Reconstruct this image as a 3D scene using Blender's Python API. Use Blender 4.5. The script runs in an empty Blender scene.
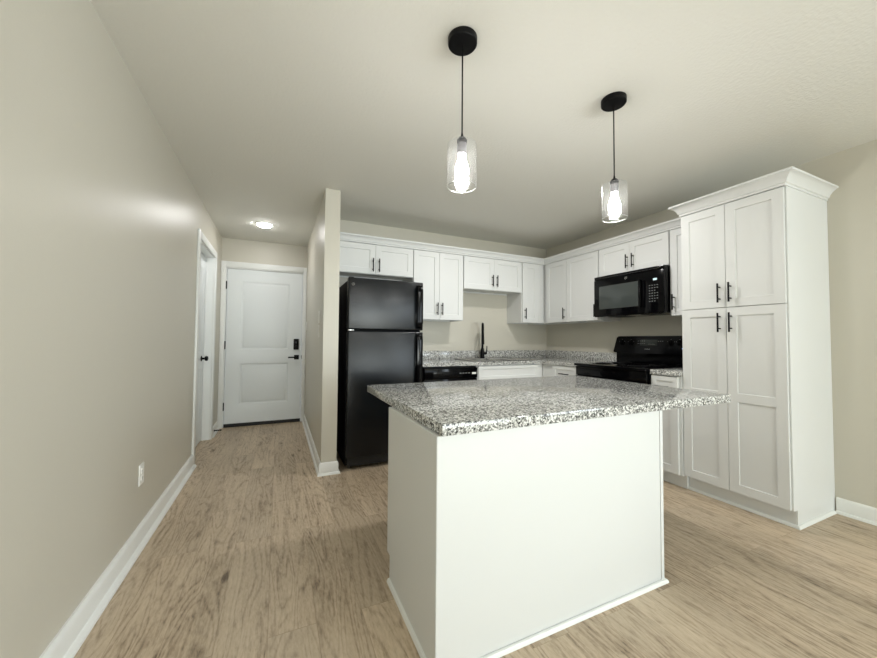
import bpy, bmesh, math, random
from math import sin, cos, pi, radians
from mathutils import Vector, Matrix

scene = bpy.context.scene
col = scene.collection

# ------------------------------------------------------------------ camera
YAW, PITCH, ROLL, CAM_H, FPX = 0.428, 0.0309, 0.0072, 1.1484, 350.18
def make_camera():
    cy, sy, cp, sp, cr, sr = cos(YAW), sin(YAW), cos(PITCH), sin(PITCH), cos(ROLL), sin(ROLL)
    r0 = Vector((cy, -sy, 0)); f = Vector((sy*cp, cy*cp, sp)); u0 = Vector((-sy*sp, -cy*sp, cp))
    r = cr*r0 + sr*u0; u = cr*u0 - sr*r0
    cd = bpy.data.cameras.new('camera'); cd.sensor_width = 36.0; cd.lens = FPX/877*36.0
    cd.clip_start = 0.05; cd.clip_end = 60
    o = bpy.data.objects.new('camera', cd); col.objects.link(o)
    m = Matrix((r, u, -f)).transposed().to_4x4(); m.translation = (0, 0, CAM_H)
    o.matrix_world = m
    scene.camera = o
make_camera()

# ------------------------------------------------------------------ world, daylight, exposure
WORLD_E = 0.4
W = bpy.data.worlds.new('world'); scene.world = W; W.use_nodes = True
W.node_tree.nodes['Background'].inputs[0].default_value = (0.80, 0.90, 1.0, 1)
W.node_tree.nodes['Background'].inputs[1].default_value = WORLD_E
def area(name, loc, rot, sx, sy, power, color):
    d = bpy.data.lights.new(name, 'AREA'); d.shape = 'RECTANGLE'; d.size = sx; d.size_y = sy
    d.energy = power; d.color = color
    o = bpy.data.objects.new(name, d); col.objects.link(o); o.location = loc; o.rotation_euler = rot
    return o
# daylight through the wide glass doors in the rear wall, behind the camera
SKY_P, GROUND_P, SIDE_P = 75, 190, 112
area('daylight', (1.60, -5.75, 1.15), (radians(90), 0, 0), 3.4, 2.0, SKY_P, (0.82, 0.925, 1.0))
# upward lamp added to lift the ceiling, in place of light off the ground
area('ground_bounce_fill', (1.60, -5.95, 0.55), (radians(128), 0, 0), 3.4, 1.2, GROUND_P, (0.95, 1.0, 0.94))
# fill lamp added behind the camera, at an invented window in the right-hand wall
area('side_fill', (3.75, -2.3, 1.5), (radians(90), 0, radians(90)), 2.4, 1.2, SIDE_P, (0.82, 0.925, 1.0))
# kitchen ceiling light above the aisle: its steep shadows show under the wall cabinets
KIT_P = 20
area('kitchen_ceiling_light', (2.02, 2.30, 2.44), (0, 0, 0), 0.14, 0.14, KIT_P, (1.0, 0.98, 0.95))
scene.cycles.diffuse_bounces = 10; scene.cycles.max_bounces = 16
vs = scene.view_settings
vs.view_transform = 'Standard'; vs.look = 'None'; vs.exposure = 0.20; vs.gamma = 1.0; vs.use_curve_mapping = False
BULB_E, CAN_E = 125.0, 100.0

# ------------------------------------------------------------------ measured room
XL, XR, ZC = -0.689, 3.466, 2.4534
YB, YD, YR = 3.892, 5.2525, -5.5
PX0, PX1, PY = 0.3457, 0.4725, 3.130

# ------------------------------------------------------------------ materials
def new_mat(name):
    m = bpy.data.materials.new(name); m.use_nodes = True
    nt = m.node_tree; return m, nt, nt.nodes['Principled BSDF']
def N(nt, t, **kw):
    n = nt.nodes.new(t)
    for k, v in kw.items(): setattr(n, k, v)
    return n
def mat(name, colr, rough=0.5, metal=0.0, spec=0.5, bump=0.0, bscale=200.0, emit=None, estr=0.0, coat=0.0, var=0.0, bdist=0.001):
    m, nt, b = new_mat(name)
    b.inputs['Base Color'].default_value = (*colr, 1); b.inputs['Roughness'].default_value = rough
    b.inputs['Metallic'].default_value = metal; b.inputs['Specular IOR Level'].default_value = spec
    b.inputs['Coat Weight'].default_value = coat
    tc = N(nt, 'ShaderNodeTexCoord')
    if emit: b.inputs['Emission Color'].default_value = (*emit, 1); b.inputs['Emission Strength'].default_value = estr
    if bump:
        n = N(nt, 'ShaderNodeTexNoise'); n.inputs['Scale'].default_value = bscale; n.inputs['Detail'].default_value = 3
        nt.links.new(tc.outputs['Object'], n.inputs['Vector'])
        bp = N(nt, 'ShaderNodeBump'); bp.inputs['Strength'].default_value = bump; bp.inputs['Distance'].default_value = bdist
        nt.links.new(n.outputs['Fac'], bp.inputs['Height']); nt.links.new(bp.outputs['Normal'], b.inputs['Normal'])
    if var:
        n2 = N(nt, 'ShaderNodeTexNoise'); n2.inputs['Scale'].default_value = 1.7; n2.inputs['Detail'].default_value = 4
        nt.links.new(tc.outputs['Object'], n2.inputs['Vector'])
        mr = N(nt, 'ShaderNodeMapRange'); mr.inputs['To Min'].default_value = 1 - var; mr.inputs['To Max'].default_value = 1 + var
        nt.links.new(n2.outputs['Fac'], mr.inputs['Value'])
        mx = N(nt, 'ShaderNodeVectorMath', operation='SCALE'); mx.inputs[0].default_value = colr
        nt.links.new(mr.outputs['Result'], mx.inputs['Scale']); nt.links.new(mx.outputs['Vector'], b.inputs['Base Color'])
    return m

def granite():
    m, nt, b = new_mat('granite')
    tc = N(nt, 'ShaderNodeTexCoord')
    v = N(nt, 'ShaderNodeTexVoronoi'); v.inputs['Scale'].default_value = 175; v.inputs['Randomness'].default_value = 1
    nz = N(nt, 'ShaderNodeTexNoise'); nz.inputs['Scale'].default_value = 160; nz.inputs['Detail'].default_value = 3
    ad = N(nt, 'ShaderNodeMixRGB', blend_type='ADD'); ad.inputs[0].default_value = 0.012
    nt.links.new(tc.outputs['Object'], nz.inputs['Vector'])
    nt.links.new(tc.outputs['Object'], ad.inputs[1]); nt.links.new(nz.outputs['Color'], ad.inputs[2])
    nt.links.new(ad.outputs[0], v.inputs['Vector'])
    sp = N(nt, 'ShaderNodeSeparateColor'); nt.links.new(v.outputs['Color'], sp.inputs[0])
    r = N(nt, 'ShaderNodeValToRGB'); r.color_ramp.interpolation = 'CONSTANT'
    e = r.color_ramp.elements
    e[0].position = 0; e[0].color = (0.030, 0.030, 0.031, 1)
    e[1].position = 0.11; e[1].color = (0.13, 0.13, 0.127, 1)
    for p, c in ((0.27, (0.25, 0.255, 0.245)), (0.50, (0.48, 0.485, 0.465)), (0.72, (0.76, 0.765, 0.745))):
        x = e.new(p); x.color = (*c, 1)
    nt.links.new(sp.outputs[0], r.inputs['Fac'])
    nt.links.new(r.outputs['Color'], b.inputs['Base Color'])
    b.inputs['Roughness'].default_value = 0.10
    return m

def floor_mat():
    m, nt, b = new_mat('oak_plank')
    L = nt.links.new
    tc = N(nt, 'ShaderNodeTexCoord')
    mp = N(nt, 'ShaderNodeMapping'); mp.inputs['Rotation'].default_value = (0, 0, radians(90)); L(tc.outputs['Object'], mp.inputs['Vector'])
    br = N(nt, 'ShaderNodeTexBrick'); br.offset = 0.37; br.offset_frequency = 2
    br.inputs['Color1'].default_value = (0, 0, 0, 1); br.inputs['Color2'].default_value = (1, 1, 1, 1)
    br.inputs['Mortar'].default_value = (0.5, 0.5, 0.5, 1)
    br.inputs['Scale'].default_value = 1; br.inputs['Mortar Size'].default_value = 0.0009; br.inputs['Mortar Smooth'].default_value = 0.3
    br.inputs['Brick Width'].default_value = 1.22; br.inputs['Row Height'].default_value = 0.18
    L(mp.outputs[0], br.inputs['Vector'])
    sp = N(nt, 'ShaderNodeSeparateColor'); L(br.outputs['Color'], sp.inputs[0])
    # each plank reads its own stretch of grain
    off = N(nt, 'ShaderNodeVectorMath', operation='SCALE'); off.inputs[0].default_value = (37.0, 91.0, 13.0); L(sp.outputs[0], off.inputs['Scale'])
    ps = N(nt, 'ShaderNodeVectorMath', operation='ADD'); L(tc.outputs['Object'], ps.inputs[0]); L(off.outputs[0], ps.inputs[1])
    def noise(sc, detail, rough=0.6, dist=0.0):
        mm = N(nt, 'ShaderNodeMapping'); mm.inputs['Scale'].default_value = sc; L(ps.outputs[0], mm.inputs['Vector'])
        n = N(nt, 'ShaderNodeTexNoise'); n.inputs['Scale'].default_value = 1; n.inputs['Detail'].default_value = detail
        n.inputs['Roughness'].default_value = rough; n.inputs['Distortion'].default_value = dist
        L(mm.outputs[0], n.inputs['Vector']); return n
    n1 = noise((95, 24.0, 1), 5, 0.7, 0.3)        # fine pores
    n2 = noise((6.0, 0.85, 1), 2, 0.4, 0.5)       # field whose contours are the cathedral rings
    n3 = noise((2.6, 1.0, 1), 4)                   # slow tone drift
    n4 = noise((38, 2.2, 1), 4, 0.6, 0.8)          # streaks
    ws = N(nt, 'ShaderNodeMath', operation='MULTIPLY'); ws.inputs[1].default_value = 105.0
    wv = N(nt, 'ShaderNodeMath', operation='SINE')
    L(n2.outputs['Fac'], ws.inputs[0]); L(ws.outputs[0], wv.inputs[0])
    vk = N(nt, 'ShaderNodeTexVoronoi'); vk.inputs['Scale'].default_value = 1
    mk = N(nt, 'ShaderNodeMapping'); mk.inputs['Scale'].default_value = (4.2, 1.6, 1); L(ps.outputs[0], mk.inputs['Vector']); L(mk.outputs[0], vk.inputs['Vector'])
    kr = N(nt, 'ShaderNodeMapRange'); kr.inputs['From Min'].default_value = 0.03; kr.inputs['From Max'].default_value = 0.13
    kr.inputs['To Min'].default_value = -0.26; kr.inputs['To Max'].default_value = 0.0; L(vk.outputs['Distance'], kr.inputs['Value'])
    def madd(a, k, c):
        q = N(nt, 'ShaderNodeMath', operation='MULTIPLY_ADD'); q.inputs[1].default_value = k; L(a, q.inputs[0])
        if c is None: q.inputs[2].default_value = 0.0
        else: L(c, q.inputs[2])
        return q.outputs[0]
    h = madd(n1.outputs['Fac'], 0.60, kr.outputs[0])
    h = madd(n4.outputs['Fac'], 0.46, h)
    h = madd(n3.outputs['Fac'], 0.42, h)
    sq = N(nt, 'ShaderNodeMath', operation='POWER'); sq.inputs[1].default_value = 3.0
    ab = N(nt, 'ShaderNodeMath', operation='MULTIPLY_ADD'); ab.inputs[1].default_value = 0.5; ab.inputs[2].default_value = 0.5
    L(wv.outputs[0], ab.inputs[0]); L(ab.outputs[0], sq.inputs[0])
    h = madd(sq.outputs[0], -0.120, h)
    r1 = N(nt, 'ShaderNodeValToRGB'); e = r1.color_ramp.elements
    e[0].position = 0.42; e[0].color = (0.135, 0.096, 0.062, 1); e[1].position = 0.92; e[1].color = (0.600, 0.500, 0.375, 1)
    x = e.new(0.60); x.color = (0.375, 0.292, 0.205, 1); x = e.new(0.72); x.color = (0.490, 0.395, 0.288, 1)
    L(h, r1.inputs['Fac'])
    # plank to plank tone
    tr = N(nt, 'ShaderNodeMapRange'); tr.inputs['To Min'].default_value = 0.90; tr.inputs['To Max'].default_value = 1.10; L(sp.outputs[0], tr.inputs['Value'])
    sc = N(nt, 'ShaderNodeVectorMath', operation='SCALE'); L(r1.outputs['Color'], sc.inputs[0]); L(tr.outputs[0], sc.inputs['Scale'])
    jm = N(nt, 'ShaderNodeMixRGB', blend_type='MULTIPLY'); jm.inputs[2].default_value = (0.72, 0.68, 0.64, 1)
    L(br.outputs['Fac'], jm.inputs[0]); L(sc.outputs[0], jm.inputs[1])
    L(jm.outputs[0], b.inputs['Base Color'])
    b.inputs['Roughness'].default_value = 0.42; b.inputs['Specular IOR Level'].default_value = 0.4
    bp = N(nt, 'ShaderNodeBump'); bp.inputs['Strength'].default_value = 0.18; bp.inputs['Distance'].default_value = 0.001
    L(n1.outputs['Fac'], bp.inputs['Height']); L(bp.outputs[0], b.inputs['Normal'])
    return m

def glass_mat():
    m = bpy.data.materials.new('clear_glass'); m.use_nodes = True; nt = m.node_tree; nt.nodes.clear(); L = nt.links.new
    out = N(nt, 'ShaderNodeOutputMaterial'); mix = N(nt, 'ShaderNodeMixShader'); tr = N(nt, 'ShaderNodeBsdfTransparent'); gl = N(nt, 'ShaderNodeBsdfGlossy')
    tr.inputs[0].default_value = (0.96, 0.97, 0.97, 1); gl.inputs['Roughness'].default_value = 0.16
    lw = N(nt, 'ShaderNodeLayerWeight'); lw.inputs['Blend'].default_value = 0.5
    pw = N(nt, 'ShaderNodeMath', operation='POWER'); pw.inputs[1].default_value = 5.0
    ma = N(nt, 'ShaderNodeMath', operation='MULTIPLY_ADD'); ma.inputs[1].default_value = 0.5; ma.inputs[2].default_value = 0.06
    L(lw.outputs['Facing'], pw.inputs[0]); L(pw.outputs[0], ma.inputs[0]); L(ma.outputs[0], mix.inputs[0])
    df = N(nt, 'ShaderNodeBsdfTranslucent'); df.inputs[0].default_value = (1, 1, 1, 1)
    dm = N(nt, 'ShaderNodeMixShader'); dm.inputs[0].default_value = 0.008      # slight white scatter imitating the bulb's glow haze in the glass
    L(tr.outputs[0], dm.inputs[1]); L(df.outputs[0], dm.inputs[2])
    L(dm.outputs[0], mix.inputs[1]); L(gl.outputs[0], mix.inputs[2]); L(mix.outputs[0], out.inputs[0])
    return m

M = dict(
    wall=mat('beige_wall_paint', (0.550, 0.528, 0.458), 0.40, spec=0.45, bump=0.35, bscale=150, var=0.02),
    ceil=mat('ceiling_paint', (0.720, 0.715, 0.670), 0.75, spec=0.25, bump=0.8, bscale=60, bdist=0.003),
    trim=mat('white_trim_paint', (0.77, 0.785, 0.775), 0.32, bump=0.03, bscale=60),
    cab=mat('white_cabinet_paint', (0.660, 0.672, 0.668), 0.42, spec=0.32, bump=0.02, bscale=60),
    door=mat('white_door_paint', (0.70, 0.735, 0.75), 0.36, bump=0.03, bscale=80),
    black=mat('matte_black_metal', (0.004, 0.004, 0.0045), 0.42, spec=0.12, bump=0.02),
    gloss=mat('gloss_black_enamel', (0.002, 0.002, 0.0025), 0.10, spec=0.15, bump=0.01, bscale=20),
    fridge=mat('pebbled_black_enamel', (0.0025, 0.004, 0.006), 0.22, spec=0.38, bump=0.7, bscale=190, bdist=0.0012),
    fside=mat('black_appliance_side', (0.003, 0.003, 0.0035), 0.55, spec=0.15, bump=0.2, bscale=150),
    steel=mat('brushed_steel', (0.50, 0.50, 0.49), 0.24, metal=1.0, bump=0.03, bscale=300),
    chrome=mat('chrome', (0.75, 0.75, 0.75), 0.08, metal=1.0, bump=0.01),
    plate=mat('white_plastic', (0.82, 0.82, 0.79), 0.35, bump=0.01),
    dark=mat('dark_rubber', (0.015, 0.015, 0.015), 0.7, bump=0.05),
    mark=mat('pale_print', (0.18, 0.19, 0.19), 0.5, bump=0.01),
    mwglass=mat('smoked_glass', (0.050, 0.058, 0.056), 0.08, spec=0.35, bump=0.005),
    lcd=mat('lit_digits', (0.3, 0.4, 0.4), 0.5, emit=(0.75, 0.95, 1.0), estr=0.55),
    blue=mat('glowing_blue', (0.2, 0.3, 0.6), 0.4, emit=(0.35, 0.55, 1.0), estr=0.8),
    bulb=mat('lit_bulb', (1, 1, 1), 0.4, emit=(1.0, 0.975, 0.95), estr=BULB_E),
    lens=mat('lit_lens', (1, 1, 1), 0.4, emit=(1.0, 0.98, 0.96), estr=CAN_E),
    cord=mat('black_cord', (0.004, 0.004, 0.004), 0.6, spec=0.15, bump=0.05),
    inside=mat('dark_recess', (0.02, 0.02, 0.02), 0.8, bump=0.05),
    granite=granite(), floor=floor_mat(), glass=glass_mat(),
)

# ------------------------------------------------------------------ mesh kit
I = lambda u, v, z: (u, v, z)
def south(x0, y0):      # u to the right (+x), v out of the face (-y)
    return lambda u, v, z: (x0 + u, y0 - v, z)
def west(x0, y0):       # u along +y, v out of the face (-x)
    return lambda u, v, z: (x0 - v, y0 + u, z)
def east(x0, y0):       # u along +y, v out of the face (+x)
    return lambda u, v, z: (x0 + v, y0 + u, z)

class MB:
    def __init__(s, T=I): s.bm = bmesh.new(); s.T = T
    def _merge(s, t):
        vm = {v: s.bm.verts.new(s.T(*v.co)) for v in t.verts}
        for f in t.faces:
            try: s.bm.faces.new([vm[v] for v in f.verts])
            except ValueError: pass
        t.free(); return s
    def box(s, u0, u1, v0, v1, z0, z1, b=0.0, seg=2):
        t = bmesh.new(); bmesh.ops.create_cube(t, size=1)
        for v in t.verts:
            v.co = ((u0+u1)/2 + v.co.x*(u1-u0), (v0+v1)/2 + v.co.y*(v1-v0), (z0+z1)/2 + v.co.z*(z1-z0))
        if b: bmesh.ops.bevel(t, geom=list(t.edges), offset=b, segments=seg, affect='EDGES', profile=0.5)
        return s._merge(t)
    def quad(s, *pts):
        vs_ = [s.bm.verts.new(s.T(*p)) for p in pts]; s.bm.faces.new(vs_); return s
    def tube(s, pts, r, n=12, cap=True):
        pts = [Vector(p) for p in pts]; rr = r if isinstance(r, (list, tuple)) else [r]*len(pts)
        t = bmesh.new(); rings = []; up = None
        for i, p in enumerate(pts):
            d = (pts[min(i+1, len(pts)-1)] - pts[max(i-1, 0)]).normalized()
            if up is None: up = Vector((0, 0, 1)) if abs(d.z) < 0.9 else Vector((1, 0, 0))
            a = d.cross(up).normalized(); b_ = a.cross(d).normalized(); up = b_
            rings.append([t.verts.new(p + rr[i]*(cos(2*pi*k/n)*a + sin(2*pi*k/n)*b_)) for k in range(n)])
        for q, w in zip(rings, rings[1:]):
            for k in range(n): t.faces.new((q[k], q[(k+1) % n], w[(k+1) % n], w[k]))
        if cap: t.faces.new(rings[0][::-1]); t.faces.new(rings[-1])
        return s._merge(t)
    def lathe(s, c, prof, n=32, axis='z', cap=True):   # prof: (radius, height)
        t = bmesh.new(); rings = []
        for r, hgt in prof:
            ring = []
            for k in range(n):
                a = 2*pi*k/n
                p = {'z': (r*cos(a), r*sin(a), hgt), 'y': (r*cos(a), hgt, r*sin(a)), 'x': (hgt, r*cos(a), r*sin(a))}[axis]
                ring.append(t.verts.new(Vector(c) + Vector(p)))
            rings.append(ring)
        for q, w in zip(rings, rings[1:]):
            for k in range(n): t.faces.new((q[k], q[(k+1) % n], w[(k+1) % n], w[k]))
        if cap: t.faces.new(rings[0][::-1]); t.faces.new(rings[-1])
        return s._merge(t)
    def sweep(s, path, prof, miter=True, closed_prof=True):
        """profile (out, z) swept along a horizontal polyline; 'out' lies to the right of travel"""
        t = bmesh.new(); P = [Vector((p[0], p[1], 0)) for p in path]; rings = []
        for i, p in enumerate(P):
            d0 = (P[i]-P[i-1]).normalized() if i else (P[1]-P[0]).normalized()
            d1 = (P[i+1]-P[i]).normalized() if i < len(P)-1 else d0
            n0 = Vector((d0.y, -d0.x, 0)); n1 = Vector((d1.y, -d1.x, 0))
            m = (n0+n1).normalized(); k = 1/max(0.2, m.dot(n0))
            rings.append([t.verts.new((p.x + m.x*k*o, p.y + m.y*k*o, z)) for o, z in prof])
        n = len(prof)
        for q, w in zip(rings, rings[1:]):
            for k in range(n): t.faces.new((q[k], q[(k+1) % n], w[(k+1) % n], w[k]))
        t.faces.new(rings[0][::-1]); t.faces.new(rings[-1])
        return s._merge(t)
    def prism(s, poly, a0, a1, axis='u', b=0.0):   # polygon in the other two coordinates
        t = bmesh.new(); lo, hi = [], []
        for p, q in poly:
            f = {'u': lambda a: (a, p, q), 'v': lambda a: (p, a, q), 'z': lambda a: (p, q, a)}[axis]
            lo.append(t.verts.new(f(a0))); hi.append(t.verts.new(f(a1)))
        n = len(poly)
        for k in range(n): t.faces.new((lo[k], lo[(k+1) % n], hi[(k+1) % n], hi[k]))
        t.faces.new(lo[::-1]); t.faces.new(hi)
        if b: bmesh.ops.recalc_face_normals(t, faces=t.faces); bmesh.ops.bevel(t, geom=list(t.edges), offset=b, segments=2, affect='EDGES', profile=0.5)
        return s._merge(t)
    def slab(s, w, h0, h1, th, panels, rings, u0=0.0):
        """door leaf: back and sides plain, front face carries sunk panels; rings = [(inset, depth), ...]"""
        t = bmesh.new()
        us = sorted({u0, u0+w} | {p[0] for p in panels} | {p[2] for p in panels})
        zs = sorted({h0, h1} | {p[1] for p in panels} | {p[3] for p in panels})
        F = lambda pts: t.faces.new([t.verts.new(p) for p in pts])
        for a, b in zip(us, us[1:]):
            for c, d in zip(zs, zs[1:]):
                if any(p[0] <= a and b <= p[2] and p[1] <= c and d <= p[3] for p in panels): continue
                F([(a, th, c), (b, th, c), (b, th, d), (a, th, d)])
        for p in panels:
            prev = (p, 0.0)
            for ins, dep in rings:
                q = (p[0]+ins, p[1]+ins, p[2]-ins, p[3]-ins); o, od = prev
                A = [(o[0], th+od, o[1]), (o[2], th+od, o[1]), (o[2], th+od, o[3]), (o[0], th+od, o[3])]
                B = [(q[0], th+dep, q[1]), (q[2], th+dep, q[1]), (q[2], th+dep, q[3]), (q[0], th+dep, q[3])]
                for k in range(4): F([A[k], A[(k+1) % 4], B[(k+1) % 4], B[k]])
                prev = (q, dep)
            F(B)
        a, b = u0, u0+w
        for x in zip(us, us[1:]):
            F([(x[0], 0, h0), (x[1], 0, h0), (x[1], th, h0), (x[0], th, h0)]); F([(x[0], 0, h1), (x[0], th, h1), (x[1], th, h1), (x[1], 0, h1)])
        for x in zip(zs, zs[1:]):
            F([(a, 0, x[0]), (a, th, x[0]), (a, th, x[1]), (a, 0, x[1])]); F([(b, 0, x[0]), (b, 0, x[1]), (b, th, x[1]), (b, th, x[0])])
        for x in zip(us, us[1:]):
            for y in zip(zs, zs[1:]): F([(x[0], 0, y[0]), (x[0], 0, y[1]), (x[1], 0, y[1]), (x[1], 0, y[0])])
        bmesh.ops.remove_doubles(t, verts=t.verts, dist=1e-5)
        return s._merge(t)
    def build(s, name, m, parent=None, smooth=True, recalc=True):
        if recalc: bmesh.ops.recalc_face_normals(s.bm, faces=s.bm.faces)
        base = Vector((0, 0, 0)); p = parent
        while p is not None: base += p.location; p = p.parent
        if parent is None:
            xs = [v.co for v in s.bm.verts]
            base = Vector((sum(c.x for c in xs)/len(xs), sum(c.y for c in xs)/len(xs), min(c.z for c in xs)))
        for v in s.bm.verts: v.co -= base
        me = bpy.data.meshes.new(name); s.bm.to_mesh(me); s.bm.free()
        me.materials.append(m if not isinstance(m, str) else M[m])
        if smooth: me.shade_smooth(); me.set_sharp_from_angle(angle=radians(32))
        o = bpy.data.objects.new(name, me); col.objects.link(o)
        if parent is not None: o.parent = parent
        else: o.location = base
        return o

def tag(o, label, cat, group=None):
    o['label'] = label; o['category'] = cat
    if group: o['group'] = group
    return o
def empty(name, loc, label, cat, group=None):
    o = bpy.data.objects.new(name, None); col.objects.link(o); o.location = loc; o.empty_display_size = 0.05
    return tag(o, label, cat, group)
def struct(o, label=None):
    o['kind'] = 'structure'
    if label: o['label'] = label
    return o
def copy_tree(o, parent=None):
    c = o.copy(); col.objects.link(c); c.parent = parent
    for ch in list(o.children): copy_tree(ch, c)
    return c

# ================================================================== THE ROOM
def build_room():
    struct(MB().box(XL-0.8, XR+0.15, YR-0.15, YD+0.1, -0.06, 0.0).build('floor', 'floor', smooth=False), 'wood-look plank floor in weathered taupe oak')
    struct(MB().box(XL-0.8, XR+0.15, YR-0.15, YD+0.1, ZC, ZC+0.08).build('ceiling', 'ceil', smooth=False), 'pale textured ceiling')
    # left wall with the bathroom door opening
    a0, a1, hh = 3.860, 4.715, 2.075
    w = MB()
    w.box(XL-0.115, XL, YR, a0, 0, ZC); w.box(XL-0.115, XL, a1, YD, 0, ZC); w.box(XL-0.115, XL, a0, a1, hh, ZC)
    struct(w.build('wall_left', 'wall', smooth=False), 'long beige wall on the left')
    w = MB(); sa, sb, sc_, sd = -3.55, -1.05, 0.88, 2.12  # right wall, with an opening invented to let the side fill in
    w.box(XR, XR+0.12, YR, sa, 0, ZC); w.box(XR, XR+0.12, sb, YB, 0, ZC); w.box(XR, XR+0.12, sa, sb, 0, sc_); w.box(XR, XR+0.12, sa, sb, sd, ZC)
    struct(w.build('wall_right', 'wall', smooth=False), 'beige wall on the right')
    struct(MB().box(PX1, XR+0.12, YB, YB+0.12, 0, ZC).build('wall_back', 'wall', smooth=False), 'beige kitchen wall behind sink and refrigerator')
    struct(MB().box(PX0, PX1, PY, YD, 0, ZC).build('wall_partition', 'wall', smooth=False), 'narrow partition wall between hall and refrigerator')
    # hall end wall with entry door opening
    d0, d1, dh = -0.640, 0.310, 2.075
    w = MB(); y0, y1 = YD, YD+0.1
    w.box(XL-0.115, d0, y0, y1, 0, ZC); w.box(d1, PX1, y0, y1, 0, ZC); w.box(d0, d1, y0, y1, dh, ZC)
    struct(w.build('wall_hall', 'wall', smooth=False), 'beige end wall of the hall')
    # rear wall behind the camera, wide glass door opening for the daylight
    r0, r1, rz0, rz1 = -0.2, 3.3, 0.06, 2.25
    w = MB()
    w.box(XL-0.115, r0, YR-0.12, YR, 0, ZC); w.box(r1, XR+0.12, YR-0.12, YR, 0, ZC)
    w.box(r0, r1, YR-0.12, YR, 0, rz0); w.box(r0, r1, YR-0.12, YR, rz1, ZC)
    struct(w.build('wall_rear', 'wall', smooth=False))
    w = MB(); t = 0.05
    for u0, u1, z0, z1 in ((r0, r0+t, rz0, rz1), (r1-t, r1, rz0, rz1), (r0+t, r1-t, rz0, rz0+t), (r0+t, r1-t, rz1-t, rz1), (1.52, 1.58, rz0+t, rz1-t)):
        w.box(u0, u1, YR-0.09, YR-0.03, z0, z1, 0.004)
    struct(w.build('window_1', 'trim'))
    w = MB()
    for u0, u1, z0, z1 in ((sa, sa+t, sc_, sd), (sb-t, sb, sc_, sd), (sa+t, sb-t, sc_, sc_+t), (sa+t, sb-t, sd-t, sd), (-2.325, -2.275, sc_+t, sd-t)):
        w.box(XR+0.03, XR+0.09, u0, u1, z0, z1, 0.004)
    struct(w.build('added_window', 'trim'))  # frame of the invented side window, out of view
    # ---- baseboards with shoe mould
    prof = [(0, 0), (0.030, 0), (0.029, 0.008), (0.023, 0.016), (0.015, 0.019), (0.015, 0.088), (0.012, 0.097), (0.006, 0.103), (0, 0.103)]
    prof_l = [(0, 0), (0.043, 0), (0.042, 0.009), (0.034, 0.018), (0.021, 0.022), (0.021, 0.090), (0.017, 0.099), (0.008, 0.106), (0, 0.106)]
    B = lambda n, path, prof=prof: struct(MB().sweep(path, prof).build(n, 'trim'))
    B('baseboard_left', [(XL, YR), (XL, 3.786)], prof_l)
    B('baseboard_hall', [(XL, 4.789), (XL, YD-0.02)])
    B('baseboard_partition', [(PX0, YD-0.02), (PX0, PY), (PX1, PY), (PX1, PY+0.30)])
    B('baseboard_right', [(XR, 1.066), (XR, YR)])
    # ---- casings
    def casing(name, T, u0, u1, z1, wd=0.072):
        m = MB(T)
        for lo, hi, z0, zt in ((u0-wd, u0, 0, z1+wd), (u1, u1+wd, 0, z1+wd), (u0, u1, z1, z1+wd)):
            m.box(lo, hi, 0.0, 0.018, z0, zt, 0.003)
        struct(m.build(name, 'trim'), None)
    casing('trim_1', east(XL, 0), a0, a1, hh)
    m = MB(south(0, YD))
    m.box(XL+0.001, d0, 0, 0.018, 0, dh+0.075, 0.003); m.box(d1, PX0-0.001, 0, 0.018, 0, dh+0.075, 0.003); m.box(d0, d1, 0, 0.018, dh, dh+0.075, 0.003)
    struct(m.build('trim_2', 'trim'))
    # ---- jambs
    m = MB(); t = 0.012
    m.box(XL-0.115, XL, a0, a0+t, 0, hh); m.box(XL-0.115, XL, a1-t, a1, 0, hh); m.box(XL-0.115, XL, a0+t, a1-t, hh-t, hh)
    m.box(XL-0.075, XL-0.063, a1-t-0.011, a1-t, 0, hh-t); m.box(XL-0.075, XL-0.063, a0+t, a0+t+0.011, 0, hh-t)
    struct(m.build('trim_3', 'trim', smooth=False))
    m = MB()
    m.box(d0, d0+t, YD, YD+0.1, 0, dh); m.box(d1-t, d1, YD, YD+0.1, 0, dh); m.box(d0+t, d1-t, YD, YD+0.1, dh-t, dh)
    struct(m.build('trim_4', 'trim', smooth=False))
    # ---- entry door (door_1)
    T = south(-0.622, YD+0.052); w_ = 0.914; zt = 2.058
    rings = [(0.006, -0.003), (0.016, -0.009), (0.026, -0.009), (0.040, -0.002), (0.046, -0.001)]
    e = bpy.data.objects.new('door_1', None); col.objects.link(e); e.location = (-0.165, YD+0.03, 0); struct(e, 'white two-panel entry door at the end of the hall')
    MB(T).slab(w_, 0.045, zt, 0.044, [(0.165, 1.000, 0.750, 1.905), (0.165, 0.285, 0.750, 0.822)], rings).build('door_panel', 'door', e)
    MB(T).box(0.0, w_, 0.0, 0.05, 0.002, 0.043, 0.002).build('door_sweep', 'dark', e)
    for z in (1.84, 1.06, 0.27):
        MB(T).box(-0.0095, -0.001, 0.030, 0.052, z-0.05, z+0.05, 0.003).tube([(-0.006, 0.054, z-0.052), (-0.006, 0.054, z+0.052)], 0.006).build('hinge', 'black', e)
    k = MB(T).box(0.812, 0.880, 0.0445, 0.070, 0.998, 1.148, 0.006).build('smart_lock', 'black', e)
    MB(T).box(0.820, 0.872, 0.070, 0.0715, 1.066, 1.138, 0.0005).build('keypad', 'gloss', k)
    MB(T).lathe((0.846, 0.070, 1.03), [(0.011, 0), (0.011, 0.003), (0.008, 0.004)], 16, 'y').build('key_cylinder', 'black', k)
    h = MB(T).box(0.822, 0.884, 0.0445, 0.053, 0.862, 0.924, 0.003)
    h.tube([(0.853, 0.053, 0.893), (0.853, 0.090, 0.893)], 0.011).box(0.745, 0.865, 0.085, 0.099, 0.883, 0.903, 0.003)
    h.build('door_handle', 'black', e)
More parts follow.
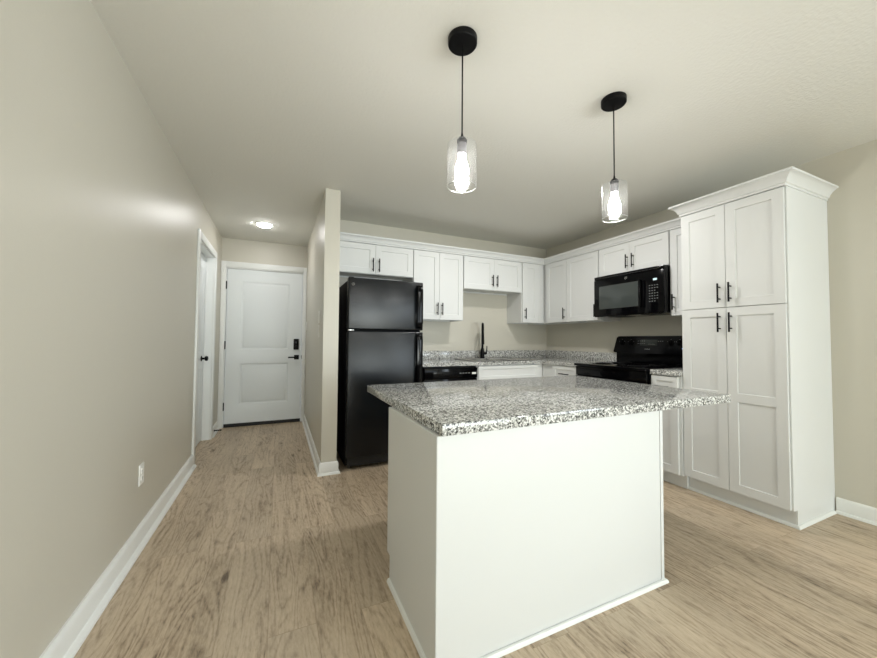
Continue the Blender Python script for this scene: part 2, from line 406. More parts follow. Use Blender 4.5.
    MB(T).box(0.9145, 0.922, 0.02, 0.046, 0.868, 0.918, 0.001).build('strike_plate', 'dark', e)
    # ---- bathroom door (door_2), closed at the far side of the wall
    e = bpy.data.objects.new('door_2', None); col.objects.link(e); e.location = (XL-0.1, 4.27, 0); struct(e, 'white interior door recessed in the left wall')
    T = east(XL-0.113, 0)
    MB(T).slab(a1-a0-2*t-0.008, 0.012, hh-t-0.004, 0.036, [(a0+0.13, 1.0, a1-0.13, 1.92), (a0+0.13, 0.25, a1-0.13, 0.83)], [(0.006, -0.003), (0.016, -0.008), (0.04, -0.002)], u0=a0+t+0.004).build('door_panel', 'door', e)
    MB(T).lathe((a1-0.150, 0.0365, 0.925), [(0.030, 0), (0.030, 0.006), (0.012, 0.010), (0.011, 0.030), (0.024, 0.038), (0.028, 0.050), (0.022, 0.062), (0.004, 0.066)], 20, 'y').build('door_knob', 'black', e)
build_room()

# ================================================================== WALL FITTINGS
def outlet(name, T, u, z, label, kind):
    loc = T(u, 0, z-0.058)
    e = empty(name, loc, label, 'outlet' if kind == 'outlet' else 'light switch')
    MB(T).box(u-0.036, u+0.036, 0.0005, 0.007, z-0.058, z+0.058, 0.003).build('cover_plate', 'plate', e)
    if kind == 'outlet':
        for dz in (-0.020, 0.020):
            s = MB(T).box(u-0.016, u+0.016, 0.007, 0.0095, z+dz-0.0145, z+dz+0.0145, 0.003).build('socket', 'plate', e)
            q = MB(T)
            for du in (-0.006, 0.006): q.box(u+du-0.001, u+du+0.001, 0.0095, 0.0098, z+dz-0.004, z+dz+0.006)
            q.lathe((u, 0.0095, z+dz-0.009), [(0.002, 0), (0.002, 0.0003)], 8, 'y').build('socket_slot', 'dark', s)
    else:
        MB(T).prism([(0.007, z-0.033), (0.012, z-0.033), (0.0085, z+0.033), (0.007, z+0.033)], u-0.0165, u+0.0165, 'u').build('rocker', 'plate', e)
outlet('wall_outlet', east(XL, 0), 2.497, 0.385, 'white duplex outlet low on the left wall', 'outlet')
outlet('light_switch', west(PX0, 0), 3.445, 1.355, 'upper white rocker switch near the end of the partition wall', 'switch')
outlet('light_switch', west(PX0, 0), 3.445, 1.222, 'lower white rocker switch near the end of the partition wall', 'switch')
outlet('light_switch', west(PX0, 0), 5.03, 1.32, 'white switch on the partition wall beside the entry door', 'switch')

e = empty('door_stop', (XL+0.0155, 4.90, 0.05), 'small black door stop on the hall baseboard left of the entry door', 'door stop')
MB().lathe((XL+0.0155, 4.90, 0.055), [(0.011, 0), (0.011, 0.004), (0.005, 0.008)], 12, 'x').build('mount', 'black', e)
MB().lathe((XL+0.0235, 4.90, 0.055), [(0.005, 0)] + [(0.005+0.002*(k % 2), 0.002+0.004*k) for k in range(13)], 10, 'x').build('spring', 'black', e)
MB().lathe((XL+0.0755, 4.90, 0.055), [(0.008, 0), (0.009, 0.012), (0.006, 0.016)], 12, 'x').build('rubber_tip', 'dark', e)

# ================================================================== CABINETS
SHAKER = [(0.0025, -0.0075)]
RAIL = 0.058
def handle(T, parent, u, z, length=0.137, vertical=True, v=0.020):
    m = MB(T); r = 0.0058; L = length/2; p = L*0.62
    if vertical:
        m.tube([(u, v+0.032, z-L), (u, v+0.032, z+L)], r, 12)
        for s in (-p, p): m.tube([(u, v, z+s), (u, v+0.030, z+s)], 0.0048, 10)
    else:
        m.tube([(u-L, v+0.032, z), (u+L, v+0.032, z)], r, 12)
        for s in (-p, p): m.tube([(u+s, v, z), (u+s, v+0.030, z)], 0.0048, 10)
    m.build('handle', 'black', parent)
def shaker(T, parent, u0, u1, z0, z1, name='door', mids=(), hnd=None, rail=RAIL):
    """hnd = (u, z) for a vertical pull, (u, z, 'h') for a horizontal one"""
    edges = [z0+rail] + [q for mz in mids for q in (mz-rail*0.5, mz+rail*0.5)] + [z1-rail]
    panels = [(u0+rail, edges[i], u1-rail, edges[i+1]) for i in range(0, len(edges), 2)]
    d = MB(T).slab(u1-u0, z0, z1, 0.0195, panels, SHAKER, u0=u0).build(name, 'cab', parent, smooth=False)
    if hnd: handle(T, d, hnd[0], hnd[1], vertical=len(hnd) < 3, v=0.0195)
    return d
def wall_cabinet(T, u0, u1, z0, z1, depth, label, doors, group='white wall cabinets'):
    c = T((u0+u1)/2, -depth/2, z0)
    e = empty('wall_cabinet', c, label, 'cabinet', group)
    m = MB(T); lip = 0.014
    m.box(u0, u1, -depth, -0.002, z0+lip, z1)
    m.box(u0, u0+0.016, -depth, -0.002, z0, z0+lip); m.box(u1-0.016, u1, -depth, -0.002, z0, z0+lip)
    m.box(u0+0.016, u1-0.016, -0.022, -0.002, z0, z0+lip); m.box(u0+0.016, u1-0.016, -depth, -depth+0.016, z0, z0+lip)
    m.build('carcass', 'cab', e, smooth=False)
    for d in doors: shaker(T, e, d[0], d[1], z0+0.004, z1-0.004, hnd=d[2])
    return e
TB = south(0, YB-0.312)     # carcass front plane of the back run: door face at YB-0.3315
TR = west(XR-0.312, 0)
DB = 0.311
g = 0.0015
wall_cabinet(TB, PX1+0.002, 1.318, 1.822, 2.134, DB, 'short white wall cabinet above the black refrigerator',
             [(PX1+0.014, 0.902-g, (0.872, 1.915)), (0.902+g, 1.315, (0.936, 1.915))])
wall_cabinet(TB, 1.320, 1.938, 1.372, 2.134, DB, 'tall two-door white wall cabinet between refrigerator and sink, over the dishwasher',
             [(1.326, 1.632-g, (1.603, 1.493)), (1.632+g, 1.933, (1.662, 1.493))])
wall_cabinet(TB, 1.940, 2.782, 1.748, 2.134, DB, 'short two-door white wall cabinet above the sink and faucet',
             [(1.946, 2.362-g, (2.330, 1.862)), (2.362+g, 2.766, (2.394, 1.862))])
e = wall_cabinet(TB, 2.784, 3.130, 1.372, 2.134, DB, 'single-door white wall cabinet right of the sink window gap, at the room corner',
             [(2.790, 3.030, (2.818, 1.487))])
e['label'] = 'narrow single-door white wall cabinet right of the sink, at the room corner'
MB(TB).box(3.033, 3.130, -0.0015, 0.012, 1.372, 2.134, 0.001).build('filler_strip', 'cab', e)
wall_cabinet(TR, 3.174+0.001, YB-0.002, 1.372, 2.134, DB, 'corner white wall cabinet on the right-hand wall, farthest from the pantry',
             [(3.178, 3.530, (3.205, 1.478))])
wall_cabinet(TR, 2.708, 3.173, 1.372, 2.134, DB, 'wide single-door white wall cabinet just left of the microwave',
             [(2.722, 3.170, (2.748, 1.478))])
wall_cabinet(TR, 1.956, 2.706, 1.828, 2.134, DB, 'short two-door white wall cabinet above the black microwave',
             [(2.346+g, 2.700, (2.364, 1.938)), (1.962, 2.346-g, (2.300, 1.938))])
wall_cabinet(TR, 1.707, 1.954, 1.372, 2.134, DB, 'narrow single-door white wall cabinet between microwave and tall pantry',
             [(1.713, 1.949, (1.918, 1.492))])

# crown over the wall cabinets: one continuous run
cz = 2.1345
cprof = [(-0.02, cz), (0.006, cz), (0.006, cz+0.012), (0.014, cz+0.018), (0.018, cz+0.034), (0.030, cz+0.050), (0.044, cz+0.058), (0.044, cz+0.072), (-0.02, cz+0.072)]
xf, yf = XR-0.3315, YB-0.3315
cm = MB().sweep([(PX1+0.001, yf), (xf, yf), (xf, 1.766)], cprof)
tag(cm.build('crown_moulding', 'cab'), 'white crown moulding running along the top of the wall cabinets', 'crown moulding')

# ---- tall pantry
def pantry():
    y0, y1, x0 = 1.081, 1.705, 2.874
    e = empty('pantry_cabinet', ((x0+XR)/2, (y0+y1)/2, 0), 'tall white four-door pantry cabinet at the right-hand end of the kitchen', 'cabinet')
    T = west(x0+0.020, 0)
    m = MB(); zb = 0.112
    m.box(x0+0.021, XR-0.001, y0, y1-0.001, zb, 2.145)
    m.box(x0+0.075, XR-0.001, y0+0.001, y1-0.001, 0.001, zb)
    m.build('carcass', 'cab', e, smooth=False)
    # end panel runs to the floor with a toe notch
    m = MB(); p = [(x0+0.019, zb-0.002), (x0+0.019, 2.146), (XR-0.001, 2.146), (XR-0.001, 0.001), (x0+0.068, 0.001), (x0+0.068, zb-0.002)]
    m.prism([(a, b) for a, b in p], y0-0.006, y0-0.0005, 'v').build('end_panel', 'cab', e, smooth=False)
    g = 0.0016; ym = 1.404; zs = 1.392; ya, yb = y0+0.003, y1-0.004
    shaker(T, e, ym+g, yb, zs+0.003, 2.130, hnd=(1.440, 1.497))
    shaker(T, e, ya, ym-g, zs+0.003, 2.130, hnd=(1.373, 1.497))
    shaker(T, e, ym+g, yb, 0.116, zs-0.002, mids=(0.765,), hnd=(1.442, 1.286))
    shaker(T, e, ya, ym-g, 0.116, zs-0.002, mids=(0.765,), hnd=(1.373, 1.286))
    MB().box(x0+0.066, x0+0.0745, y0+0.0005, y1-0.001, 0.001, zb-0.003).build('toe_kick', 'cab', e, smooth=False)
    sp = [(0, 0), (0.016, 0), (0.015, 0.008), (0.008, 0.016), (0, 0.018)]
    MB().sweep([(x0+0.066, y1-0.001), (x0+0.066, y0-0.006), (XR-0.033, y0-0.006)], [(o, z+0.0005) for o, z in sp]).build('shoe_moulding', 'trim', e)
    z = 2.1355
    pr = [(-0.01, z), (0.005, z), (0.005, z+0.014), (0.012, z+0.018), (0.017, z+0.034), (0.030, z+0.053), (0.050, z+0.068), (0.058, z+0.070), (0.058, z+0.083), (-0.01, z+0.083)]
    MB().sweep([(XR-0.001, y1), (x0, y1), (x0, y0-0.006), (XR-0.001, y0-0.006)], pr).build('crown', 'cab', e)
    MB().box(x0+0.012, XR-0.002, y0+0.008, y1-0.012, 2.147, 2.215).build('top_board', 'cab', e, smooth=False)
pantry()

# ---- base cabinets
CT, CTH = 0.914, 0.038
CB = CT-CTH-0.001
def base_cabinet(T, u0, u1, label, depth=0.60, sink=False):
    e = empty('base_cabinet', T((u0+u1)/2, -depth/2, 0), label, 'cabinet', 'white base cabinets')
    m = MB(T); zt = 0.70 if sink else CB
    m.box(u0, u1, -depth, -0.001, 0.105, zt); m.box(u0, u1, -depth, -0.062, 0.001, 0.105)
    if sink: m.box(u0, u1, -0.018, -0.001, zt, CB); m.box(u0, u0+0.018, -depth, -0.018, zt, CB); m.box(u1-0.018, u1, -depth, -0.018, zt, CB)
    m.build('carcass', 'cab', e, smooth=False)
    return e
TBb = south(0, YB-0.601); TRb = west(XR-0.601, 0)
e = base_cabinet(TBb, 1.958, 2.8635, 'white sink base cabinet under the faucet, right of the dishwasher', sink=True)
shaker(TBb, e, 1.972, 2.790, 0.715, CB-0.008, name='false_drawer_front', rail=0.036)
shaker(TBb, e, 1.972, 2.380, 0.112, 0.706, hnd=(2.345, 0.60)); shaker(TBb, e, 2.384, 2.790, 0.112, 0.706, hnd=(2.42, 0.60))
e = base_cabinet(TRb, 2.728, 3.288, 'white drawer base cabinet left of the range')
shaker(TRb, e, 2.738, 3.092, 0.715, CB-0.008, name='drawer', hnd=(2.905, 0.785, 'h'), rail=0.036)
shaker(TRb, e, 2.738, 3.092, 0.112, 0.706, hnd=(3.05, 0.60))
e = base_cabinet(TRb, 1.707, 1.944, 'narrow white base cabinet between the range and tall pantry')
shaker(TRb, e, 1.727, 1.938, 0.715, CB-0.008, name='drawer', hnd=(1.845, 0.785, 'h'), rail=0.036)
shaker(TRb, e, 1.727, 1.938, 0.112, 0.706, hnd=(1.905, 0.60))
MB(TRb).box(1.707, 1.944, -0.0615, -0.053, 0.001, 0.103).build('toe_kick', 'cab', e, smooth=False)

# ---- countertops
def worktop():
    e = empty('countertop', (2.4, 3.58, CT-CTH), 'L-shaped speckled granite countertop around the sink, left of the range', 'countertop')
    z0, z1 = CT-CTH, CT
    x0, x1, yf, xfr, ye = 1.262, XR-0.002, 3.262, 2.838, 2.728
    sx0, sx1, sy0, sy1 = 1.985, 2.745, 3.335, 3.790          # sink cut-out
    m = MB()
    for a, b, c, d in ((x0, sx0, yf, YB-0.002), (sx0, sx1, yf, sy0), (sx0, sx1, sy1, YB-0.002), (sx1, x1, yf, YB-0.002), (xfr, x1, ye, yf)):
        m.box(a, b, c, d, z0, z1)
    bmesh.ops.remove_doubles(m.bm, verts=m.bm.verts, dist=1e-5)
    m.build('slab', 'granite', e, smooth=False)
    MB().box(x0, x1-0.021, YB-0.022, YB-0.002, CT+0.0005, 1.015, 0.002).build('backsplash', 'granite', e)
    MB().box(XR-0.022, XR-0.002, ye, YB-0.0225, CT+0.0005, 1.015, 0.002).build('backsplash', 'granite', e)
    e = empty('countertop', (3.15, 1.825, CT-CTH), 'short granite countertop between the range and the tall pantry', 'countertop')
    MB().box(xfr, x1, 1.708, 1.944, z0, z1, 0.002).build('slab', 'granite', e)
    MB().box(XR-0.022, XR-0.002, 1.708, 1.944, CT+0.0005, 1.015, 0.002).build('backsplash', 'granite', e)
    # ---- sink: drop-in double bowl
    e = empty('kitchen_sink', (2.365, 3.56, CT-0.17), 'stainless double-bowl drop-in sink in the granite countertop', 'sink')
    m = MB(); rx0, rx1, ry0, ry1 = sx0-0.022, sx1+0.022, sy0-0.022, sy1+0.032
    zt = CT+0.006
    t = bmesh.new()
    bowls = [(sx0+0.02, sy0+0.02, 2.352, 3.735), (2.378, sy0+0.02, sx1-0.02, 3.735)]
    us = sorted({rx0, rx1, bowls[0][0], bowls[0][2], bowls[1][0], bowls[1][2]}); vs_ = sorted({ry0, ry1, bowls[0][1], bowls[0][3]})
    F = lambda pts: m.quad(*pts)
    for a, b in zip(us, us[1:]):
        for c, d in zip(vs_, vs_[1:]):
            if any(q[0] <= a and b <= q[2] and q[1] <= c and d <= q[3] for q in bowls): continue
            F([(a, c, zt), (b, c, zt), (b, d, zt), (a, d, zt)])
    for q in bowls:
        lv = [(0, zt), (0.004, zt-0.008), (0.012, zt-0.15), (0.035, zt-0.168)]
        for (i0, za), (i1, zb) in zip(lv, lv[1:]):
            A = [(q[0]+i0, q[1]+i0, za), (q[2]-i0, q[1]+i0, za), (q[2]-i0, q[3]-i0, za), (q[0]+i0, q[3]-i0, za)]
            B = [(q[0]+i1, q[1]+i1, zb), (q[2]-i1, q[1]+i1, zb), (q[2]-i1, q[3]-i1, zb), (q[0]+i1, q[3]-i1, zb)]
            for k in range(4): F([A[k], A[(k+1) % 4], B[(k+1) % 4], B[k]])
        F(B)
    bmesh.ops.remove_doubles(m.bm, verts=m.bm.verts, dist=1e-5)
    m.build('bowls', 'steel', e, smooth=False, recalc=False)
    m = MB(); r = 0.006
    m.tube([(rx0, ry0, CT+r), (rx1, ry0, CT+r), ], r, 10); m.tube([(rx0, ry1, CT+r), (rx1, ry1, CT+r)], r, 10)
    m.tube([(rx0, ry0, CT+r), (rx0, ry1, CT+r)], r, 10); m.tube([(rx1, ry0, CT+r), (rx1, ry1, CT+r)], r, 10)
    m.build('rim', 'steel', e)
    for q in bowls:
        cx, cy_ = (q[0]+q[2])/2, (q[1]+q[3])/2
        MB().lathe((cx, cy_, zt-0.1675), [(0.045, 0), (0.045, 0.003), (0.03, 0.004), (0.026, 0.001)], 20).build('drain', 'chrome', e)
    return zt, ry1
SINK_Z, SINK_Y = worktop()

def faucet():
    bx, by, z0 = 2.335, 3.783, SINK_Z+0.0006
    d = Vector((-0.50, -0.866, 0))        # spout swung towards the room
    e = empty('kitchen_faucet', (bx, by, z0), 'tall matte black pull-down faucet behind the sink', 'faucet')
    c = Vector((bx, by, 0))
    MB().lathe((bx, by, z0), [(0.030, 0), (0.030, 0.006), (0.026, 0.010), (0.025, 0.085), (0.021, 0.120), (0.016, 0.126)], 24).build('base', 'black', e)
    pts = [(bx, by, z0+0.12), (bx, by, z0+0.34)]
    R = 0.085
    for k in range(1, 13):
        a = pi - pi*k/12
        p = c + d*(R + R*cos(a)); pts.append((p.x, p.y, z0+0.345+R*sin(a)))
    MB().tube(pts, 0.0145, 14).build('spout', 'black', e)
    p = c + d*2*R
    MB().lathe((p.x, p.y, z0+0.175), [(0.012, 0), (0.019, 0.004), (0.019, 0.05), (0.016, 0.115), (0.0135, 0.165), (0.0135, 0.171)], 20).build('spray_head', 'black', e)
    s = Vector((0.866, -0.5, 0))
    q0 = c + s*0.018; q1 = c + s*0.060
    m = MB().tube([(q0.x, q0.y, z0+0.065), (q1.x, q1.y, z0+0.065)], 0.017, 14)
    q2 = c + s*0.052
    m.tube([(q2.x, q2.y, z0+0.07), (q2.x+0.006, q2.y, z0+0.155)], [0.008, 0.006], 10).build('lever', 'black', e)
faucet()

# ================================================================== ISLAND
IZ, ITH = 0.858, 0.042
def island():
    x0, x1, y0, y1 = 0.5014, 1.7005, 1.108, 1.703
    e = empty('kitchen_island', ((x0+x1)/2, (y0+y1)/2, 0), 'white kitchen island cabinet with plain panels under the large granite top', 'island')
    zt = IZ-ITH-0.001; t = 0.006
    m = MB(); m.box(x0+t, x1-t, y0+t, y1-0.021, 0.118, zt); m.box(x0+t, x1-t, y0+t, y1-0.075, 0.001, 0.118)
    m.build('carcass', 'cab', e, smooth=False)
    for xa, xb in ((x0, x0+t-0.0005), (x1-t+0.0005, x1)):
        MB().prism([(y0+0.0005, 0.001), (y1-0.062, 0.001), (y1-0.062, 0.120), (y1-0.02, 0.120), (y1-0.02, zt), (y0+0.0005, zt)], xa, xb, 'u').build('end_panel', 'cab', e, smooth=False)
    MB().box(x0+0.001, x1-0.0215, y0-0.0025, y0+t-0.001, 0.001, zt, 0.001).build('back_panel', 'cab', e)
    MB().box(x1-0.0195, x1, y0-0.0045, y0-0.0002, 0.001, zt, 0.001).build('corner_strip', 'cab', e)
    T = lambda u, v, z: (u, y1-0.0205+v, z)
    w = (x1-x0-0.012)/3
    for k in range(3):
        a = x0+0.006+k*w
        shaker(T, e, a+0.002, a+w-0.002, 0.125, 0.655, hnd=(a+w-0.035, 0.56)); shaker(T, e, a+0.002, a+w-0.002, 0.662, zt-0.008, name='drawer', hnd=(a+w/2, 0.735, 'h'), rail=0.036)
    sp = [(0, 0.0005), (0.013, 0.0005), (0.0125, 0.008), (0.008, 0.015), (0, 0.017)]
    MB().sweep([(x0-0.0002, y1-0.062), (x0-0.0002, y0-0.0047), (x1+0.0002, y0-0.0047), (x1+0.0002, y1-0.062)], sp).build('shoe_moulding', 'trim', e)
    s = MB().box(0.518, 2.277, 1.096, 2.221, IZ-ITH, IZ, 0.002)
    tag(s.build('island_countertop', 'granite'), 'large polished speckled granite slab on top of the white island', 'countertop')
island()

# ================================================================== REFRIGERATOR
def emblem(T, parent, u, v, z, r):
    """small round monogram badge: ring with looping script strokes"""
    m = MB(T); P = lambda a, q: (u+q*cos(a), v, z+q*sin(a))
    m.tube([P(2*pi*k/24, r) for k in range(25)], r*0.09, 6, False)
    m.tube([(u-r*0.1+r*0.42*cos(a), v, z+r*0.05+r*0.5*sin(a)) for a in [pi*0.2+1.75*pi*k/14 for k in range(15)]], r*0.08, 5)
    m.tube([(u+r*0.45+r*0.2*cos(a), v, z+r*0.1+r*0.22*sin(a)) for a in [0.3+1.5*pi*k/10 for k in range(11)]], r*0.08, 5)
    m.build('emblem', 'chrome', parent)
def refrigerator():
    x0, x1, yf = 0.547, 1.251, 3.096
    e = empty('refrigerator', ((x0+x1)/2, 3.45, 0), 'black top-freezer refrigerator with pebbled doors beside the partition wall', 'refrigerator')
    T = south(0, 3.166)
    MB().box(x0, x1, 3.172, 3.862, 0.035, 1.672, 0.006).build('body', 'fside', e)
    MB().box(x0+0.02, x1-0.02, 3.150, 3.171, 0.03, 0.112, 0.003).build('toe_grille', 'dark', e)
    fz = MB(T).box(x0, x1, 0.0, 0.068, 1.236, 1.694, 0.010, 3).build('freezer_door', 'fridge', e)
    fd = MB(T).box(x0, x1, 0.0, 0.068, 0.118, 1.222, 0.010, 3).build('refrigerator_door', 'fridge', e)
    def pull(z0, z1, parent):
        m = MB(T)
        m.prism([(0.066, z0), (0.100, z0+0.020), (0.108, z0+0.06), (0.108, z1-0.06), (0.100, z1-0.020), (0.066, z1), (0.066, z1-0.03), (0.092, z1-0.07), (0.092, z0+0.07), (0.066, z0+0.03)], 1.180, 1.236, 'u', 0.003)
        m.build('handle', 'gloss', parent)
        MB(T).box(1.176, 1.2435, 0.0682, 0.0695, z0-0.004, z1+0.004, 0.0005).build('handle_backplate', 'gloss', parent)
    pull(1.252, 1.660, fz); pull(0.55, 1.208, fd)
    emblem(T, fz, 0.588, 0.0695, 1.634, 0.012)
    MB(T).box(x0+0.008, x0+0.050, 0.006, 0.050, 1.6945, 1.701, 0.002).build('hinge_cover', 'black', e)
    MB(T).box(x0+0.004, x0+0.055, 0.012, 0.062, 1.2245, 1.2335, 0.002).build('centre_hinge', 'steel', e)
    for xa in (x0+0.05, x1-0.05):
        MB().lathe((xa, 3.20, 0.0005), [(0.018, 0), (0.018, 0.010), (0.010, 0.012), (0.010, 0.034)], 14).build('levelling_foot', 'steel', e)
        MB().lathe((xa, 3.80, 0.0005), [(0.018, 0), (0.018, 0.010), (0.010, 0.012), (0.010, 0.034)], 14).build('levelling_foot', 'dark', e)
refrigerator()

# ================================================================== DISHWASHER
def dishwasher():
    x0, x1 = 1.338, 1.952
    T = south(0, YB-0.601)
    e = empty('dishwasher', ((x0+x1)/2, 3.58, 0), 'black built-in dishwasher between the refrigerator and sink cabinet', 'dishwasher')
    MB(T).box(x0+0.004, x1-0.004, -0.57, -0.002, 0.10, 0.866).build('tub', 'dark', e)
    MB(T).box(x0+0.002, x1-0.002, -0.05, -0.045, 0.002, 0.098).build('toe_panel', 'dark', e)
    MB(T).box(x0, x1, 0.0, 0.024, 0.105, 0.742, 0.004).build('door', 'gloss', e)
    c = MB(T).box(x0, x1, 0.0, 0.030, 0.746, 0.858, 0.006).build('control_panel', 'gloss', e)
    MB(T).box(x0+0.20, x0+0.37, 0.0302, 0.034, 0.782, 0.806, 0.002).build('pocket_handle', 'black', c)
    for k in range(4): MB(T).box(1.735+k*0.034, 1.757+k*0.034, 0.0302, 0.0315, 0.796, 0.804, 0.0003).build('button', 'mark', c)
    MB(T).box(1.884, 1.934, 0.0302, 0.0315, 0.786, 0.806, 0.0003).build('status_label', 'plate', c)
    MB(T).lathe((1.700, 0.0302, 0.786), [(0.005, 0), (0.005, 0.001)], 10, 'y').build('indicator', 'mark', c)
dishwasher()

# ================================================================== RANGE
def cooker():
    y0, y1 = 1.948, 2.724
    T = west(2.83, 0)
    e = empty('kitchen_range', (3.14, (y0+y1)/2, 0), 'black electric range with upright control panel on the right wall', 'range')
    MB().box(2.832, XR-0.012, y0+0.003, y1-0.003, 0.03, 0.893).build('body', 'gloss', e, smooth=False)
    MB().box(2.86, XR-0.05, y0+0.02, y1-0.02, 0.001, 0.029).build('plinth', 'dark', e, smooth=False)
    top = MB().box(2.786, XR-0.012, y0, y1, 0.894, 0.919, 0.006, 3).build('cooktop', 'gloss', e)
    for cx, cy_, r in ((2.965, 2.52, 0.078), (2.965, 2.14, 0.098), (3.235, 2.52, 0.098), (3.235, 2.14, 0.078)):
        bwl = MB().lathe((cx, cy_, 0.9192), [(r+0.018, 0), (r+0.018, 0.004), (r+0.008, 0.005), (r-0.002, 0.0015), (0.02, 0.0008)], 32).build('drip_bowl', 'gloss', top)
        pts = [(cx+(0.016+(r-0.018)*k/64)*cos(k*2*pi/16), cy_+(0.016+(r-0.018)*k/64)*sin(k*2*pi/16), 0.9265) for k in range(65)]
        MB().tube(pts, 0.0042, 8).build('coil', 'black', bwl)
    d = MB(T).box(y0+0.006, y1-0.006, 0.0, 0.034, 0.245, 0.800, 0.008).build('oven_door', 'gloss', e)
    MB(T).box(y0+0.13, y1-0.13, 0.0342, 0.0355, 0.36, 0.66, 0.0005).build('oven_window', 'mwglass', d)
    m = MB(T).tube([(y0+0.05, 0.075, 0.762), (y1-0.05, 0.075, 0.762)], 0.013, 14)
    for yy in (y0+0.075, y1-0.075): m.tube([(yy, 0.033, 0.762), (yy, 0.075, 0.762)], 0.010, 10)
    m.build('handle', 'gloss', d)
    MB(T).box(y0+0.006, y1-0.006, 0.0, 0.024, 0.804, 0.890, 0.004).build('front_rail', 'gloss', e)
    MB(T).box(y0+0.006, y1-0.006, 0.0, 0.030, 0.045, 0.238, 0.006).build('storage_drawer', 'gloss', e)
    # upright back: recessed riser, then the leaning control panel with rounded ends
    g_ = MB().box(3.405, XR-0.012, y0+0.012, y1-0.012, 0.9195, 1.03).build('riser', 'gloss', e, smooth=False)
    poly = []
    for (cy_, cz_, r, a0) in ((y1-0.052, 1.172, 0.030, 0), (y0+0.052, 1.172, 0.030, 90), (y0+0.020, 1.045, 0.020, 180), (y1-0.018, 1.045, 0.020, 270)):
        for k in range(6):
            a = radians(a0+18*k); poly.append((cy_+r*cos(a), cz_+r*sin(a)))
    lean = lambda u, v, z: (3.372+(z-1.03)*0.16-v, u, z)
    pl = MB(lean).prism([(a, b) for a, b in poly], -0.055, 0.0, 'v').build('control_panel', 'gloss', e)
    for yy in (2.630, 2.525, 2.110, 2.030):
        k = MB(lean).lathe((yy, 0.0004, 1.135), [(0.026, 0), (0.026, 0.004), (0.019, 0.006), (0.016, 0.024), (0.012, 0.026)], 20, 'y').box(yy-0.004, yy+0.004, 0.024, 0.031, 1.117, 1.153, 0.001).build('knob', 'gloss', pl)
        for a in (20, 90, 160): MB(lean).box(yy+0.033*cos(radians(a))-0.0022, yy+0.033*cos(radians(a))+0.0022, 0.0004, 0.0012, 1.135+0.033*sin(radians(a))-0.003, 1.135+0.033*sin(radians(a))+0.003).build('dial_mark', 'mark', pl)
    s = MB(lean).box(2.24, 2.42, 0.0004, 0.0014, 1.105, 1.165, 0.0003).build('display', 'mwglass', pl)
    for k in range(4): MB(lean).box(2.375+0.022*k-0.006, 2.375+0.022*k+0.006, 0.0016, 0.0022, 1.148, 1.155).build('button', 'mark', pl)
    for k in range(4): MB(lean).box(2.375+0.022*k-0.006, 2.375+0.022*k+0.006, 0.0016, 0.0022, 1.124, 1.130).build('button', 'mark', pl)
    for k in range(3): MB(lean).box(2.19+0.02*k-0.005, 2.19+0.02*k+0.005, 0.0006, 0.0014, 1.146, 1.153).build('button', 'mark', pl)
    for k in range(9): MB(lean).box(2.262+0.0085*k, 2.268+0.0085*k, 0.0016, 0.0022, 1.116, 1.120+0.004*(k % 2)).build('printed_letter', 'mark', pl)
    for k in range(7): MB(lean).box(2.312+0.008*k, 2.317+0.008*k, 0.0006, 0.0014, 1.066, 1.072+0.003*(k % 3 == 0)).build('printed_letter', 'mark', pl)
    MB(lean).lathe((2.0, 0.0004, 1.083), [(0.005, 0), (0.005, 0.002), (0.003, 0.003)], 10, 'y').build('blue_dot', 'blue', pl)  # small glowing blue dot on the control panel
cooker()

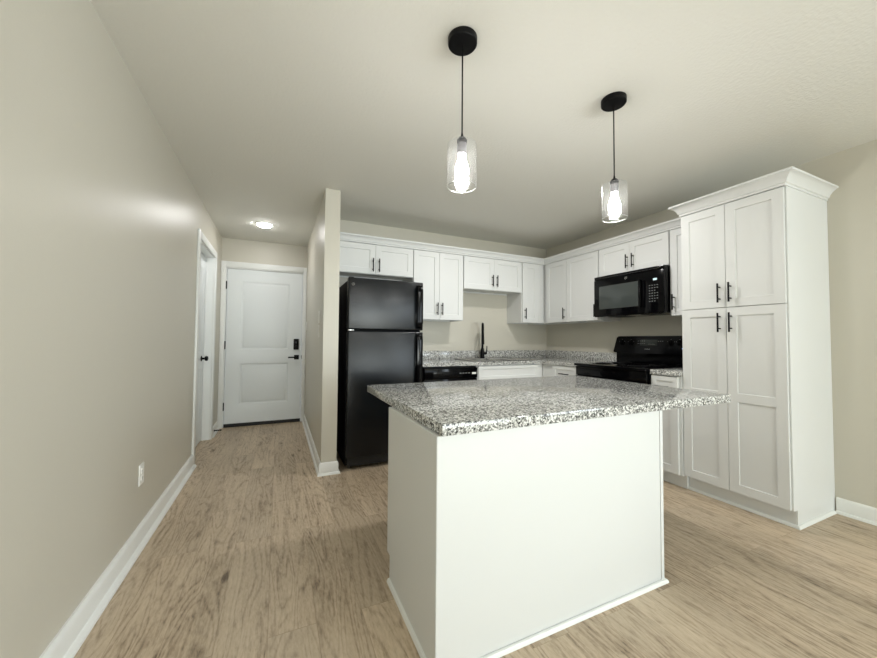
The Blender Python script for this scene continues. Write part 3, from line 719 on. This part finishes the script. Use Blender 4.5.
# ================================================================== MICROWAVE
def microwave():
    y0, y1, z0, z1, xf_ = 1.960, 2.703, 1.400, 1.824, 3.060
    T = west(xf_+0.03, 0)
    e = empty('microwave', (3.26, (y0+y1)/2, z0), 'black over-the-range microwave hanging under the short wall cabinet', 'microwave')
    MB().box(xf_+0.031, XR-0.003, y0, y1, z0+0.012, z1).build('body', 'gloss', e, smooth=False)
    MB().box(xf_+0.06, XR-0.02, y0+0.03, y1-0.03, z0+0.004, z0+0.0115).build('underside_plate', 'steel', e, smooth=False)
    for a in (y0+0.09, y1-0.29): MB().box(xf_+0.10, xf_+0.26, a, a+0.20, z0+0.001, z0+0.0035).build('grease_filter', 'dark', e, smooth=False)
    ys = 2.150
    bow = [(0.0, 0.0), (0.030, 0.004), (0.036, 0.03)]
    d = MB(T).prism([(0.0, z0), (0.024, z0), (0.031, z0+0.010), (0.031, z1-0.038), (0.0, z1-0.038)], ys+0.001, y1, 'u', 0.002).build('door', 'gloss', e)
    MB(T).box(2.200, 2.640, 0.0312, 0.0325, 1.478, 1.715, 0.0005).build('door_window', 'mwglass', d)
    m = MB(T).tube([(2.172, 0.056, z0+0.06), (2.172, 0.060, z0+0.2), (2.172, 0.056, z1-0.10)], 0.0085, 12)
    for zz in (z0+0.07, z1-0.11): m.tube([(2.172, 0.030, zz), (2.172, 0.056, zz)], 0.007, 10)
    m.build('handle', 'gloss', d)
    c = MB(T).prism([(0.0, z0), (0.024, z0), (0.031, z0+0.010), (0.031, z1-0.038), (0.0, z1-0.038)], y0, ys-0.001, 'u', 0.002).build('control_panel', 'gloss', e)
    MB(T).box(2.020, 2.055, 0.0312, 0.0322, 1.698, 1.716).build('clock_display', 'lcd', c)
    for r in range(7):
        for k in range(4):
            if r in (2, 6) and k == 3: continue
            yy = 2.088-0.0235*k; zz = 1.655-0.024*r
            MB(T).box(yy-0.006, yy+0.006, 0.0312, 0.032, zz-0.003, zz+0.003).build('key', 'mark', c)
    v = MB(T).box(y0, y1, 0.0, 0.028, z1-0.036, z1, 0.004).build('vent_grille', 'gloss', e)
    q = MB(T)
    for k in range(20): q.box(y0+0.04+k*0.034, y0+0.066+k*0.034, 0.0282, 0.0288, z1-0.022, z1-0.017)
    q.build('vent_slots', 'dark', v)
    emblem(T, d, 2.325, 0.0335, 1.762, 0.013)
microwave()

# ================================================================== LIGHTS
def pendant(cx, cy_, label):
    e = empty('pendant_light', (cx, cy_, ZC), label, 'pendant light', 'black pendant lights over the island')
    B = MB
    zg0, zg1 = 1.803, 1.990
    B().lathe((cx, cy_, ZC-0.0275), [(0.010, -0.004), (0.060, -0.001), (0.063, 0.003), (0.063, 0.027)], 40).build('canopy', 'black', e)
    B().tube([(cx, cy_, ZC-0.028), (cx, cy_, 2.012)], 0.0032, 10).build('cord', 'cord', e)
    B().lathe((cx, cy_, 1.9925), [(0.021, 0), (0.022, 0.012), (0.015, 0.022), (0.006, 0.028), (0.004, 0.042)], 24).build('socket_cap', 'black', e)
    s = B().lathe((cx, cy_, 1.943), [(0.019, 0), (0.0205, 0.004), (0.0205, 0.044), (0.0205, 0.0465)], 24).build('socket', mat_grey, e)
    # open-bottomed glass cylinder, wall thickness 3 mm
    r = 0.062
    B().lathe((cx, cy_, 0), [(0.0215, zg1), (r-0.006, zg1), (r-0.0015, zg1-0.003), (r, zg1-0.007), (r, zg0)], 48, cap=False).build('glass_shade', 'glass', e)
    g2 = B()
    for zz in (zg0-0.0005,): g2.tube([(cx+(r-0.0015)*cos(2*pi*k/48), cy_+(r-0.0015)*sin(2*pi*k/48), zz) for k in range(49)], 0.0011, 6, False)
    g2.build('glass_rim', M['rim'], e)
    B().lathe((cx, cy_, 0), [(0.002, 1.836), (0.012, 1.838), (0.021, 1.844), (0.028, 1.856), (0.030, 1.871), (0.028, 1.886), (0.022, 1.905), (0.017, 1.922), (0.0155, 1.9425)], 16).build('bulb', 'bulb', e)
    return e
mat_grey = mat('grey_socket', (0.11, 0.105, 0.11), 0.5, bump=0.02)
M['rim'] = mat('glass_edge', (0.55, 0.57, 0.56), 0.1, bump=0.01)
p1 = pendant(0.700, 1.305, 'black pendant light with clear glass cylinder, nearer one hanging over the left of the island')
p2 = copy_tree(p1); p2.location = (1.622, 1.297, ZC)
p2['label'] = 'black pendant light with clear glass cylinder, over the right of the island toward the pantry'
p1['label'] = 'black pendant light with clear glass cylinder, over the left of the island'

e = empty('recessed_light', (-0.172, 4.44, ZC), 'round lit recessed ceiling light in the hall before the entry door', 'ceiling light')
MB().lathe((-0.172, 4.44, ZC-0.009), [(0.079, 0.001), (0.081, 0), (0.088, 0.004), (0.090, 0.0085), (0.079, 0.0085)], 40, cap=False).build('trim_ring', 'trim', e)
MB().lathe((-0.172, 4.44, ZC), [(0.004, -0.026), (0.040, -0.0245), (0.064, -0.019), (0.075, -0.012), (0.078, -0.002)], 32).build('lens', 'lens', e)
